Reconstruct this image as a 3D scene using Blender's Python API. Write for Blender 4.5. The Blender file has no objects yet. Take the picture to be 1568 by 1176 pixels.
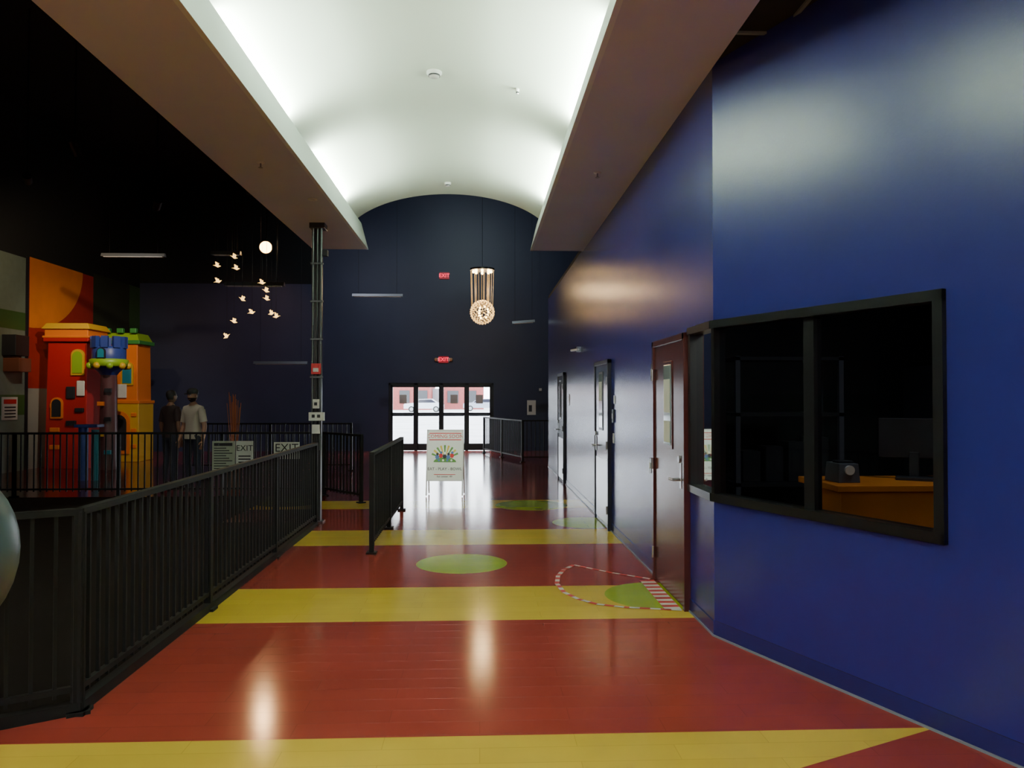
import bpy, bmesh, math, random
from math import sin, cos, pi, radians, sqrt
from mathutils import Vector, Matrix
random.seed(7)
S = bpy.context.scene

# ------------------------------------------------------------------ materials
MATS = {}
def mat(name, col, rough=0.5, metal=0.0, emit=None, estr=0.0, spec=0.5, noise=0.0, nscale=8.0, bump=0.0, bscale=40.0, coat=0.0):
    if name in MATS: return MATS[name]
    m = bpy.data.materials.new(name); m.use_nodes = True
    nt = m.node_tree; b = nt.nodes['Principled BSDF']
    b.inputs['Base Color'].default_value = (*col, 1)
    b.inputs['Roughness'].default_value = rough
    b.inputs['Metallic'].default_value = metal
    b.inputs['Specular IOR Level'].default_value = spec
    b.inputs['Coat Weight'].default_value = coat
    if emit:
        b.inputs['Emission Color'].default_value = (*emit, 1)
        b.inputs['Emission Strength'].default_value = estr
    tc = nt.nodes.new('ShaderNodeTexCoord')
    if noise > 0:
        n = nt.nodes.new('ShaderNodeTexNoise'); n.inputs['Scale'].default_value = nscale
        n.inputs['Detail'].default_value = 4
        nt.links.new(tc.outputs['Object'], n.inputs['Vector'])
        r = nt.nodes.new('ShaderNodeValToRGB')
        r.color_ramp.elements[0].position = 0.3; r.color_ramp.elements[1].position = 0.7
        r.color_ramp.elements[0].color = (*[c*(1-noise) for c in col], 1)
        r.color_ramp.elements[1].color = (*[min(1, c*(1+noise)) for c in col], 1)
        nt.links.new(n.outputs['Fac'], r.inputs['Fac'])
        nt.links.new(r.outputs['Color'], b.inputs['Base Color'])
    if bump > 0:
        n2 = nt.nodes.new('ShaderNodeTexNoise'); n2.inputs['Scale'].default_value = bscale
        nt.links.new(tc.outputs['Object'], n2.inputs['Vector'])
        bp = nt.nodes.new('ShaderNodeBump'); bp.inputs['Strength'].default_value = bump
        bp.inputs['Distance'].default_value = 0.01
        nt.links.new(n2.outputs['Fac'], bp.inputs['Height'])
        nt.links.new(bp.outputs['Normal'], b.inputs['Normal'])
    MATS[name] = m
    return m

def glassmat(name, tint, refl_rough=0.02, trans=(0.9,0.9,0.9)):
    m = bpy.data.materials.new(name); m.use_nodes = True
    nt = m.node_tree; nt.nodes.clear()
    o = nt.nodes.new('ShaderNodeOutputMaterial')
    t = nt.nodes.new('ShaderNodeBsdfTransparent'); t.inputs['Color'].default_value = (*trans, 1)
    g = nt.nodes.new('ShaderNodeBsdfGlossy'); g.inputs['Roughness'].default_value = refl_rough
    g.inputs['Color'].default_value = (*tint, 1)
    f = nt.nodes.new('ShaderNodeFresnel'); f.inputs['IOR'].default_value = 1.45
    mx = nt.nodes.new('ShaderNodeMixShader')
    nt.links.new(f.outputs[0], mx.inputs[0]); nt.links.new(t.outputs[0], mx.inputs[1]); nt.links.new(g.outputs[0], mx.inputs[2])
    nt.links.new(mx.outputs[0], o.inputs[0])
    MATS[name] = m
    return m

BLACK = mat('black_paint_metal', (0.007,0.007,0.008), 0.6, spec=0.25)
BLACKC = mat('black_ceiling_paint', (0.008,0.011,0.013), 0.9)
GREY = mat('grey_metal', (0.30,0.31,0.33), 0.35, 0.7)
WHITE = mat('white_plastic', (0.75,0.75,0.72), 0.4)
PAPER = mat('paper_white', (0.72,0.74,0.70), 0.7)
RED = mat('red_plastic', (0.6,0.02,0.02), 0.35)
INK = mat('black_ink', (0.015,0.015,0.02), 0.6)

BLUE = mat('blue_wall_paint', (0.020,0.022,0.185), 0.27, spec=0.6, noise=0.06, nscale=1.2, bump=0.04, bscale=60)
NAVY = mat('navy_wall_paint', (0.028,0.038,0.092), 0.45, noise=0.08, nscale=1.0)
VAULT = mat('vault_white_plaster', (0.78,0.86,0.73), 0.7, noise=0.02, nscale=0.8)
SOFF = mat('soffit_grey_plaster', (0.60,0.62,0.71), 0.55, noise=0.03, nscale=1.5)
LIPM = mat('cove_lip_white', (0.72,0.78,0.78), 0.5)

# ------------------------------------------------------------------ builder
class B:
    def __init__(s, name):
        s.name = name; s.bm = bmesh.new(); s.mats = []
    def mi(s, m):
        if m not in s.mats: s.mats.append(m)
        return s.mats.index(m)
    def add(s, verts, faces, m, M=None, smooth=False):
        i = s.mi(m)
        vs = [s.bm.verts.new((M @ Vector(v)) if M else v) for v in verts]
        for f in faces:
            try:
                fc = s.bm.faces.new([vs[k] for k in f]); fc.material_index = i; fc.smooth = smooth
            except ValueError: pass
        return vs
    def box(s, c, d, m, rz=0.0, R=None, taper=1.0):
        x, y, z = d[0]/2, d[1]/2, d[2]/2; t = taper
        V = [(-x,-y,-z),(x,-y,-z),(x,y,-z),(-x,y,-z),(-x*t,-y*t,z),(x*t,-y*t,z),(x*t,y*t,z),(-x*t,y*t,z)]
        M = Matrix.Translation(c) @ (R if R else Matrix.Rotation(rz, 4, 'Z'))
        s.add(V, [(3,2,1,0),(4,5,6,7),(0,1,5,4),(1,2,6,5),(2,3,7,6),(3,0,4,7)], m, M)
    def bb(s, a, b, m):
        s.box([(a[i]+b[i])/2 for i in range(3)], [abs(b[i]-a[i]) for i in range(3)], m)
    def cyl(s, p, q, r, m, n=12, r2=None, cap=True):
        p, q = Vector(p), Vector(q); d = q-p; r2 = r if r2 is None else r2
        M = Matrix.Translation(p) @ d.to_track_quat('Z','Y').to_matrix().to_4x4()
        L = d.length
        V = [(r*cos(2*pi*k/n), r*sin(2*pi*k/n), 0) for k in range(n)] + [(r2*cos(2*pi*k/n), r2*sin(2*pi*k/n), L) for k in range(n)]
        F = [(k,(k+1)%n,n+(k+1)%n,n+k) for k in range(n)]
        s.add(V, F, m, M, True)
        if cap:
            s.add(V[:n], [tuple(reversed(range(n)))], m, M); s.add(V[n:], [tuple(range(n))], m, M)
    def lathe(s, c, prof, m, n=24, M0=None):
        V = []; F = []
        for (r, z) in prof:
            for k in range(n): V.append((r*cos(2*pi*k/n), r*sin(2*pi*k/n), z))
        for j in range(len(prof)-1):
            for k in range(n):
                F.append((j*n+k, j*n+(k+1)%n, (j+1)*n+(k+1)%n, (j+1)*n+k))
        M = Matrix.Translation(c)
        if M0: M = M @ M0
        s.add(V, F, m, M, True)
    def sph(s, c, r, m, n=16, sc=(1,1,1)):
        prof = [(max(1e-4, r*sin(pi*j/(n//2+2))), -r*cos(pi*j/(n//2+2))) for j in range(n//2+3)]
        s.lathe(c, prof, m, n, Matrix.Diagonal((*sc, 1)))
    def poly(s, pts, m):
        s.add(pts, [tuple(range(len(pts)))], m)
    def prism(s, pts, y0, y1, m, cap=True):
        n = len(pts)
        V = [(p[0], y0, p[1]) for p in pts] + [(p[0], y1, p[1]) for p in pts]
        F = [(k,(k+1)%n,n+(k+1)%n,n+k) for k in range(n)]
        s.add(V, F, m)
        if cap: s.add(V[:n], [tuple(range(n))], m); s.add(V[n:], [tuple(reversed(range(n)))], m)
    def text(s, body, size, m, M, extr=0.001):
        cu = bpy.data.curves.new('t','FONT'); cu.body = body; cu.size = size; cu.extrude = extr
        cu.align_x = 'CENTER'; cu.align_y = 'CENTER'; cu.resolution_u = 2
        o = bpy.data.objects.new('t', cu); S.collection.objects.link(o)
        bpy.context.view_layer.update()
        me = bpy.data.meshes.new_from_object(o.evaluated_get(bpy.context.evaluated_depsgraph_get()))
        s.add([v.co[:] for v in me.vertices], [tuple(p.vertices) for p in me.polygons], m, M)
        bpy.data.objects.remove(o); bpy.data.curves.remove(cu); bpy.data.meshes.remove(me)
    def done(s, bevel=0, loc=None, recalc=True):
        if recalc: bmesh.ops.recalc_face_normals(s.bm, faces=s.bm.faces)
        me = bpy.data.meshes.new(s.name); s.bm.to_mesh(me); s.bm.free()
        for m in s.mats: me.materials.append(m)
        o = bpy.data.objects.new(s.name, me); S.collection.objects.link(o)
        if bevel:
            md = o.modifiers.new('bevel','BEVEL'); md.width = bevel; md.segments = 2; md.limit_method = 'ANGLE'
        return o

def TM(loc, rx=pi/2, rz=0.0):
    return Matrix.Translation(loc) @ Matrix.Rotation(rz,4,'Z') @ Matrix.Rotation(rx,4,'X')

# ------------------------------------------------------------------ floor material
def floor_material():
    m = bpy.data.materials.new('striped_tile_floor'); m.use_nodes = True
    nt = m.node_tree; b = nt.nodes['Principled BSDF']; L = nt.links
    tc = nt.nodes.new('ShaderNodeTexCoord'); sp = nt.nodes.new('ShaderNodeSeparateXYZ')
    L.new(tc.outputs['Object'], sp.inputs[0]); X = sp.outputs['X']; Y = sp.outputs['Y']
    def mt(op, a, c, d=None):
        n = nt.nodes.new('ShaderNodeMath'); n.operation = op
        for i, v in enumerate([a, c, d]):
            if v is None: continue
            if isinstance(v, (int, float)): n.inputs[i].default_value = v
            else: L.new(v, n.inputs[i])
        return n.outputs[0]
    def rng(a, lo, hi): return mt('MULTIPLY', mt('GREATER_THAN', a, lo), mt('LESS_THAN', a, hi))
    diag = mt('ADD', mt('MULTIPLY', X, 0.45), 3.775-0.45*2.27)
    yel = mt('MULTIPLY', mt('LESS_THAN', Y, 3.78), mt('GREATER_THAN', Y, diag))
    for lo, hi in [(5.72,6.73),(8.64,9.62),(11.45,12.35)]: yel = mt('MAXIMUM', yel, rng(Y, lo, hi))
    grn = None
    for cx, cy, r in [(-0.18,7.68,0.45),(1.48,6.38,0.44),(1.40,10.1,0.45),(0.78,11.75,0.55),(-3.0,12.2,0.5)]:
        d = mt('SQRT', mt('ADD', mt('POWER', mt('SUBTRACT', X, cx), 2.0), mt('POWER', mt('SUBTRACT', Y, cy), 2.0)), 0)
        k = mt('LESS_THAN', d, r); grn = k if grn is None else mt('MAXIMUM', grn, k)
    edge = mt('ADD', mt('MULTIPLY', X, 0.62), 4.12+0.62*2.1)
    car = mt('MULTIPLY', mt('MULTIPLY', mt('LESS_THAN', X, -2.12), mt('LESS_THAN', Y, 13.0)), mt('GREATER_THAN', Y, edge))
    car = mt('MULTIPLY', car, mt('MAXIMUM', mt('LESS_THAN', Y, 10.3), mt('LESS_THAN', X, -3.4)))
    def mix(f, a, c):
        n = nt.nodes.new('ShaderNodeMix'); n.data_type = 'RGBA'; L.new(f, n.inputs['Factor'])
        for k, v in ((6, a), (7, c)):
            if isinstance(v, tuple): n.inputs[k].default_value = (*v, 1)
            else: L.new(v, n.inputs[k])
        return n.outputs[2]
    RC=(0.33,0.046,0.033); YC=(0.76,0.50,0.065); GC=(0.37,0.45,0.03); CC=(0.014,0.010,0.009)
    col = mix(yel, RC, YC); col = mix(grn, col, GC); col = mix(car, col, CC)
    br = nt.nodes.new('ShaderNodeTexBrick'); br.offset = 0.5
    br.inputs['Scale'].default_value = 1.0; br.inputs['Mortar Size'].default_value = 0.0018
    br.inputs['Brick Width'].default_value = 0.92; br.inputs['Row Height'].default_value = 0.152
    br.inputs['Color1'].default_value = (1,1,1,1); br.inputs['Color2'].default_value = (0.93,0.93,0.93,1); br.inputs['Mortar'].default_value = (0.78,0.78,0.78,1)
    L.new(tc.outputs['Object'], br.inputs['Vector'])
    nz = nt.nodes.new('ShaderNodeTexNoise'); nz.inputs['Scale'].default_value = 1.6; nz.inputs['Detail'].default_value = 3
    L.new(tc.outputs['Object'], nz.inputs['Vector'])
    mp = nt.nodes.new('ShaderNodeMapRange'); mp.inputs[1].default_value=0.3; mp.inputs[2].default_value=0.7; mp.inputs[3].default_value=0.92; mp.inputs[4].default_value=1.05
    L.new(nz.outputs['Fac'], mp.inputs[0])
    mul = nt.nodes.new('ShaderNodeMix'); mul.data_type='RGBA'; mul.blend_type='MULTIPLY'; mul.inputs['Factor'].default_value=1
    L.new(col, mul.inputs[6]); L.new(br.outputs['Color'], mul.inputs[7])
    mul2 = nt.nodes.new('ShaderNodeVectorMath'); mul2.operation='SCALE'; L.new(mul.outputs[2], mul2.inputs[0]); L.new(mp.outputs[0], mul2.inputs['Scale'])
    L.new(mul2.outputs[0], b.inputs['Base Color'])
    L.new(mt('ADD', mt('MULTIPLY', car, 0.6), 0.14), b.inputs['Roughness'])
    L.new(mt('SUBTRACT', 0.6, mt('MULTIPLY', car, 0.55)), b.inputs['Specular IOR Level'])
    n3 = nt.nodes.new('ShaderNodeTexNoise'); n3.inputs['Scale'].default_value = 7; L.new(tc.outputs['Object'], n3.inputs['Vector'])
    h = mt('ADD', mt('MULTIPLY', n3.outputs['Fac'], 0.25), mt('MULTIPLY', br.outputs['Fac'], -0.2))
    bp = nt.nodes.new('ShaderNodeBump'); bp.inputs['Strength'].default_value=0.22; bp.inputs['Distance'].default_value=0.004
    L.new(h, bp.inputs['Height']); L.new(bp.outputs['Normal'], b.inputs['Normal'])
    return m
FLOORM = floor_material()

# ------------------------------------------------------------------ shell
XL, XR, YB, YF, ZC = -10.3, 6.0, -7.0, 23.7, 8.2
WX = 1.62; YC0 = 5.28; YE = 18.2; ZS = 3.96
f = B('floor'); f.bb((XL-0.2,YB-0.2,-0.1),(XR+0.2,YF+0.2,0), FLOORM); f.done()
b = B('ceiling'); b.bb((XL-0.2,YB-0.2,ZC),(XR+0.2,YF+0.2,ZC+0.1), BLACKC); b.done()
b = B('wall_back'); b.bb((XL-0.2,YB-0.2,0),(XR+0.2,YB,ZC), NAVY); b.done()
b = B('wall_outer_right'); b.bb((XR,YB,0),(XR+0.2,YF,ZC), NAVY); b.done()

# left wall with mural
MO = mat('mural_orange',(0.85,0.26,0.02),0.5, noise=0.08,nscale=1.5); MR = mat('mural_red',(0.42,0.03,0.02),0.5,noise=0.06)
MG = mat('mural_pale_green',(0.17,0.23,0.19),0.5,noise=0.06); MG2 = mat('mural_green',(0.05,0.12,0.03),0.5)
MD = mat('mural_olive',(0.035,0.045,0.02),0.5,noise=0.2,nscale=0.8); MW = mat('mural_offwhite',(0.36,0.35,0.30),0.5)
w = B('wall_left')
w.bb((XL-0.2,YB,0),(XL,YF,ZC), BLACKC)
xw = XL+0.004
def wp(pts, m, k=0): w.poly([(xw+k*0.003, p[0], p[1]) for p in pts], m)
wp([(8,0),(17.85,0),(17.85,4.8),(8,4.8)], MG)
for z0,z1 in ((3.15,3.55),(1.25,1.7)): wp([(8,z0),(17.85,z0),(17.85,z1),(8,z1)], MG2, 1)
wp([(17.85,0),(17.98,0),(17.98,4.85),(17.85,4.85)], INK, 1)
wp([(17.98,0),(20.9,0),(20.9,4.85),(17.98,4.85)], MR)
arc = [(18.0+2.35*cos(t), 4.86-1.62*sin(t)) for t in [k*pi/2/20 for k in range(21)]]
wp([(18.0,4.86)]+arc, MO, 1)
wp([(17.98,0),(19.3,0),(19.3,1.85),(17.98,1.85)], MW, 1)
wp([(20.9,0),(23.7,0),(23.7,4.95),(20.9,4.95)], MD)
wp([(23.0,0),(23.7,0),(23.7,4.95),(23.0,4.95)], MG2, 1)
w.done(recalc=False)

# far wall with door opening
DX0, DX1, DH = -2.80, 0.42, 2.08
def farw(x0,x1,z0,z1,m):
    w = B('wall_far'); w.bb((x0,YF,z0),(x1,YF+0.2,z1), m); w.done()
farw(XL,DX0,0,5.1,NAVY); farw(DX1,XR,0,5.1,NAVY); farw(DX0,DX1,DH,5.1,NAVY); farw(-5.0,XR,5.1,ZC,NAVY); farw(XL,-5.0,5.1,ZC,BLACKC)

WZ0, WZ1 = 0.93, 2.18
WT = 0.12
Yd = 5.86
w = B('wall_right')
w.bb((WX,Yd,0),(WX+WT,YE,ZS+0.02), BLUE)
w.bb((WX,YC0,0),(WX+WT,Yd,WZ0), BLUE); w.bb((WX,YC0,WZ1),(WX+WT,Yd,ZS+0.02), BLUE)
w.done()
w = B('wall_right_return'); w.bb((WX+WT,YE-0.12,0),(XR,YE,ZS+0.02), BLUE); w.done()
# angled wall
P0 = Vector((WX, YC0)); dirv = Vector((0.4106,-1.0)).normalized(); nrm = Vector((-dirv.y, dirv.x))
def A(t, n, z): p = P0 + dirv*t + nrm*n; return (p.x, p.y, z)
angA = math.atan2(dirv.y, dirv.x)
def abox(bb, t0, t1, n0, n1, z0, z1, m):
    p = A((t0+t1)/2, (n0+n1)/2, (z0+z1)/2)
    bb.box(p, (abs(t1-t0), abs(n1-n0), abs(z1-z0)), m, rz=angA)
TW = 1.74; TE = 9.0
w = B('wall_ticket_booth')
abox(w,0,TE,0,WT,0,WZ0,BLUE); abox(w,0,TE,0,WT,WZ1,ZS+0.02,BLUE); abox(w,TW,TE,0,WT,WZ0,WZ1,BLUE)
w.done()
# baseboards
BB = mat('baseboard_blue_vinyl',(0.016,0.018,0.13),0.25)
BE = mat('floor_edge_strip',(0.20,0.21,0.27),0.35)
b = B('baseboard_right')
b.bb((WX-0.008,YC0,0),(WX,YE,0.10),BB); b.bb((WX-0.016,YC0,0),(WX-0.008,YE,0.012),BE); b.done()
b = B('baseboard_ticket_booth')
abox(b,0,TE,-0.008,0,0,0.11,BB); abox(b,0,TE,-0.016,-0.008,0,0.012,BE); b.done()

# ceiling grid over the booth side
b = B('ceiling_tile_grid')
b.bb((WX,YB,ZS+0.02),(XR,YE,ZS+0.08), BLACKC)
GR = mat('grid_tbar',(0.16,0.22,0.24),0.5)
for k in range(12): b.bb((WX+0.3+k*0.6-0.012, YB, ZS+0.005),(WX+0.3+k*0.6+0.012, YC0+3, ZS+0.02), GR) if WX+0.3+k*0.6<XR else None
for k in range(22): b.bb((WX, YB+0.4+k*0.6-0.012, ZS+0.003),(XR, YB+0.4+k*0.6+0.012, ZS+0.018), GR) if YB+0.4+k*0.6<YC0 else None
b.done()

# barrel vault, soffits with cove
YV = 12.04; cx, cz, rx, rz = -0.48, 4.03, 1.66, 0.80
b = B('ceiling_barrel_vault')
inn = [(cx-rx*cos(t), cz+rz*sin(t)) for t in [k*pi/64 for k in range(65)]]
out = [(cx-(rx+0.06)*cos(t), cz+(rz+0.06)*sin(t)) for t in [k*pi/64 for k in range(65)]]
n = len(inn)
V = [(p[0],YB,p[1]) for p in inn]+[(p[0],YV,p[1]) for p in inn]+[(p[0],YB,p[1]) for p in out]+[(p[0],YV,p[1]) for p in out]
b.add(V,[(k,k+1,n+k+1,n+k) for k in range(n-1)],VAULT,None,True)
b.add(V,[(2*n+k,3*n+k,3*n+k+1,2*n+k+1) for k in range(n-1)],BLACKC,None,True)
b.add(V,[(n+k,n+k+1,3*n+k+1,3*n+k) for k in range(n-1)],VAULT)
b.done(recalc=False)
ZL = 4.36
b = B('ceiling_soffit_left')
b.bb((-2.60,YB,3.95),(-1.76,YV,4.0),SOFF)
b.bb((-2.60,YB,4.0),(-2.50,YV,4.5),BLACKC)
b.bb((-2.22,YB,4.0),(-2.14,YV,4.10),VAULT)
b.prism([(-1.78,3.948),(-1.74,3.948),(-1.85,ZL),(-1.865,ZL)],YB,YV,LIPM)
b.done()
b = B('ceiling_soffit_right')
b.bb((0.807,YB,3.95),(WX,YV,4.0),SOFF)
b.bb((1.18,YB,4.0),(1.26,YV,4.10),VAULT)
b.bb((WX-0.04,YB,4.0),(WX,YV,4.5),BLACKC)
b.prism([(0.787,3.948),(0.827,3.948),(0.90,ZL),(0.885,ZL)],YB,YV,LIPM)
b.done()

# cove lights
TUBE = mat('fluorescent_tube',(0.9,0.95,0.9),0.4,emit=(0.9,1.0,0.92),estr=12)
def area(name, loc, rot, sx, sy, power, col, parent=None, spread=None):
    l = bpy.data.lights.new(name,'AREA'); l.shape='RECTANGLE'; l.size=sx; l.size_y=sy; l.energy=power; l.color=col
    if spread: l.spread = spread
    o = bpy.data.objects.new(name,l); S.collection.objects.link(o); o.location=loc; o.rotation_euler=rot
    if parent: o.parent = parent
    return o
segs = [(-6.6,-4.5),(-3.6,-1.5),(-0.7,1.4),(2.5,4.5),(5.6,7.65),(8.8,10.85)]
for (y0,y1) in segs:
    for side,xc in ((-1,-1.945),(1,0.985)):
        b = B('cove_fluorescent_fixture')
        b.bb((xc-0.035,y0,4.0),(xc+0.035,y1,4.27),WHITE)
        b.cyl((xc,y0+0.03,4.29),(xc,y1-0.03,4.29),0.014,TUBE,10)
        o = b.done()
        area('cove_lamp',(xc,(y0+y1)/2,4.330),(pi, radians(14)*side*-1,0),0.045,y1-y0,190,(0.86,1.0,0.86),o)
LPN = mat('fill_panel_diffuser',(0.9,0.9,0.85),0.4,emit=(1,0.95,0.88),estr=4)
def fill_panel(x,y,z,sx,sy,e,col=(1,0.94,0.86),zc=ZC,name='added_fill_panel'):
    b = B(name); b.bb((x-sx/2,y-sy/2,z),(x+sx/2,y+sy/2,z+0.06),WHITE); b.bb((x-sx/2+.03,y-sy/2+.03,z-0.01),(x+sx/2-.03,y+sy/2-.03,z),LPN)
    for s in (-1,1): b.cyl((x+s*sx*0.4,y,z+0.05),(x+s*sx*0.4,y,zc),0.006,BLACK,6)
    o=b.done(); area('fill_panel_lamp',(x,y,z-0.03),(0,0,0),sx,sy,e,col,o)
fill_panel(-5.5,-3.5,3.9,2.4,1.2,270); fill_panel(-5.5,0.5,3.9,2.4,1.2,130)  # added fill panels out of view, raising ambient in hall and foreground
fill_panel(-0.48,-5.0,3.7,1.6,1.2,220,zc=4.8)

# sprinklers / detectors
def sprinkler(x,y,z):
    b = B('fire_sprinkler'); b.lathe((x,y,z),[(0.0001,-0.012),(0.035,-0.010),(0.04,0)],WHITE,16)
    b.cyl((x,y,z-0.01),(x,y,z-0.05),0.008,GREY,8); b.cyl((x,y,z-0.05),(x,y,z-0.055),0.022,GREY,12); b.done()
sprinkler(-2.15,7.6,3.95); sprinkler(1.2,7.8,3.95)
def vz(x): return cz+rz*sqrt(max(0,1-((x-cx)/rx)**2))
def detector(x,y,r=0.06):
    z = vz(x); b = B('smoke_detector')
    b.lathe((x,y,z),[(r,0.01),(r,-0.02),(r*0.7,-0.035),(r*0.65,-0.05),(0.0001,-0.055)],WHITE,20)
    b.lathe((x,y,z),[(r*0.78,-0.020),(r*0.74,-0.045)],INK,20); b.done()
detector(-0.45,7.5,0.075); detector(0.37,7.6,0.02); detector(-0.48,11.4,0.05)

# ------------------------------------------------------------------ booth window
GLD = glassmat('booth_dark_glass',(0.8,0.85,0.9),0.03,(0.55,0.57,0.6))
b = B('window_1'); FR = mat('window_frame_black',(0.008,0.008,0.010),0.3)
fw = 0.055
abox(b,-0.0,TW,-0.03,0.08,WZ1-fw,WZ1+0.0,FR); abox(b,0,TW,-0.03,0.08,WZ0,WZ0+fw,FR)
abox(b,TW-fw,TW,-0.03,0.08,WZ0,WZ1,FR); abox(b,0.82,0.90,-0.0,0.06,WZ0,WZ1,FR); abox(b,0.0,0.03,-0.02,0.08,WZ0,WZ1,FR)
b.bb((WX-0.03,YC0,WZ1-fw),(WX+0.08,Yd,WZ1),FR); b.bb((WX-0.03,YC0,WZ0),(WX+0.08,Yd,WZ0+fw),FR)
b.bb((WX-0.02,Yd-fw,WZ0),(WX+0.08,Yd,WZ1),FR)
b.poly([A(0.02,0.03,WZ0+0.03),A(TW-0.02,0.03,WZ0+0.03),A(TW-0.02,0.03,WZ1-0.03),A(0.02,0.03,WZ1-0.03)],GLD)
b.poly([(WX+0.03,YC0,WZ0+0.03),(WX+0.03,Yd-0.03,WZ0+0.03),(WX+0.03,Yd-0.03,WZ1-0.03),(WX+0.03,YC0,WZ1-0.03)],GLD)
b.done(recalc=False)
# booth interior
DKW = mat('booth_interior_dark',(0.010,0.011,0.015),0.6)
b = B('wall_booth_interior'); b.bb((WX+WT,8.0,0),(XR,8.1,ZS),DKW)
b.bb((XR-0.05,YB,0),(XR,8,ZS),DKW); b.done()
OR = mat('orange_laminate',(0.85,0.27,0.03),0.4,noise=0.05); DG = mat('dark_grey_plastic',(0.03,0.033,0.038),0.4); MGY=mat('mid_grey_plastic',(0.10,0.11,0.13),0.4)
b = B('ticket_counter')
b.bb((2.20,4.62,0.08),(3.3,5.15,1.07),OR); b.bb((2.17,4.60,1.07),(3.33,5.18,1.11),OR); b.bb((2.25,4.66,0),(3.3,5.1,0.08),INK)
b.done(0.005)
b = B('computer_monitor')
b.box((2.85,4.95,1.38),(0.42,0.03,0.26),INK,rz=-0.5); b.box((2.85,4.95,1.20),(0.06,0.04,0.18),DG,rz=-0.5); b.box((2.85,4.93,1.12),(0.24,0.2,0.02),DG,rz=-0.5); b.done(0.004)
b = B('receipt_printer')
b.box((2.32,4.85,1.17),(0.14,0.2,0.12),MGY,taper=0.9); b.box((2.32,4.84,1.235),(0.10,0.08,0.02),INK); b.cyl((2.32,4.74,1.19),(2.32,4.76,1.19),0.03,PAPER,14); b.done(0.004)
b = B('filing_cabinet')
b.bb((3.6,5.9,0),(4.2,6.4,1.9),DG)
for k in range(4): b.bb((3.62,5.885,0.08+k*0.46),(4.18,5.9,0.5+k*0.46),DG); b.bb((3.82,5.865,0.32+k*0.46),(3.98,5.885,0.35+k*0.46),INK)
b.done()
b = B('metal_shelf_rack')
for x in (2.2,3.1):
    for y in (6.5,6.9): b.bb((x-0.02,y-0.02,0),(x+0.02,y+0.02,2.0),MGY)
for z in (0.3,0.9,1.5,1.98): b.bb((2.18,6.48,z-0.015),(3.12,6.92,z+0.015),DG)
for k in range(4): b.box((2.35+k*0.2,6.7,1.05+0.02*k),(0.15,0.25,0.26+0.04*k),DG)
b.done()
fill_panel(3.0,4.3,3.55,0.4,0.4,15,(0.9,0.95,1),zc=ZS+0.02,name='booth_fill_light')  # added fill lamp so the orange counter reads through the glass

# ------------------------------------------------------------------ doors on right wall
REDD = mat('door_red_brown_paint',(0.075,0.018,0.017),0.24); FRB = mat('door_frame_dark',(0.012,0.012,0.02),0.35)
STEEL = mat('brushed_steel',(0.55,0.56,0.58),0.3,1.0); BLDR = mat('door_blue_grey_paint',(0.12,0.14,0.28),0.18)
LITE = mat('wired_glass',(0.25,0.30,0.32),0.08,spec=0.8)
def sidedoor(name, y0, y1, h, dm, fm, lite, notices, hand_near=True, kick=False):
    b = B(name); x = WX
    fwid=0.05
    b.bb((x-0.05,y0,0),(x,y0+fwid,h),fm); b.bb((x-0.05,y1-fwid,0),(x,y1,h),fm); b.bb((x-0.05,y0,h-fwid),(x,y1,h),fm)
    a0, a1 = y0+fwid, y1-fwid
    b.bb((x-0.035,a0,0.01),(x-0.001,a1,h-fwid),dm)
    if kick: b.bb((x-0.038,a0+0.05,0.06),(x-0.034,a1-0.05,0.85),STEEL)
    l0 = a0+(a1-a0)*lite[0]; l1 = a0+(a1-a0)*lite[1]; z0, z1 = lite[2], lite[3]
    b.bb((x-0.042,l0-0.03,z0-0.03),(x-0.034,l1+0.03,z1+0.03),fm); b.bb((x-0.046,l0,z0),(x-0.038,l1,z1),LITE)
    for (q0,q1,za,zb) in notices: b.bb((x-0.050,a0+(a1-a0)*q0,za),(x-0.046,a0+(a1-a0)*q1,zb),PAPER)
    hy = a0+0.08 if hand_near else a1-0.08
    sg = 1 if hand_near else -1
    b.bb((x-0.045,hy-0.03,0.93),(x-0.035,hy+0.03,1.13),STEEL)
    b.cyl((x-0.04,hy,1.0),(x-0.10,hy,1.0),0.012,STEEL); b.cyl((x-0.10,hy-0.01*sg,1.0),(x-0.10,hy+0.12*sg,0.995),0.011,STEEL)
    b.cyl((x-0.04,hy,1.16),(x-0.06,hy,1.16),0.028,STEEL,16)
    for z in (0.25,1.05,1.85): b.cyl((x-0.055,a1 if hand_near else a0,z-0.05),(x-0.055,a1 if hand_near else a0,z+0.05),0.012,STEEL,8)
    return b.done(0.002)
sidedoor('door_1',5.88,6.98,2.15,REDD,REDD,(0.38,0.62,1.25,1.92),[(0.40,0.60,1.52,1.80),(0.40,0.60,1.27,1.45)])
sidedoor('door_2',9.42,10.55,2.12,BLDR,FRB,(0.40,0.66,1.25,1.95),[(0.42,0.64,1.60,1.85)],False,True)
sidedoor('door_3',14.5,15.6,2.12,BLDR,FRB,(0.40,0.66,1.25,1.95),[],False,True)
def wallthing(name,y,z,wy,hz,m,d=0.02):
    b = B(name); b.bb((WX-d,y-wy/2,z-hz/2),(WX,y+wy/2,z+hz/2),m); b.bb((WX-d-0.006,y-wy/5,z-hz/5),(WX-d,y+wy/5,z+hz/5),WHITE); b.done(0.003)
wallthing('card_reader',9.25,1.42,0.08,0.16,DG); wallthing('door_sign_plate',9.2,1.62,0.10,0.10,WHITE,0.008)
wallthing('light_switch',9.27,1.15,0.08,0.12,WHITE,0.008); wallthing('intercom_box',7.15,0.98+0.03,0.09,0.14,GREY,0.03)
wallthing('keypad',7.12,1.88,0.08,0.16,DG); wallthing('door_sign_plate',13.9,1.6,0.15,0.2,WHITE,0.008)
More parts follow.
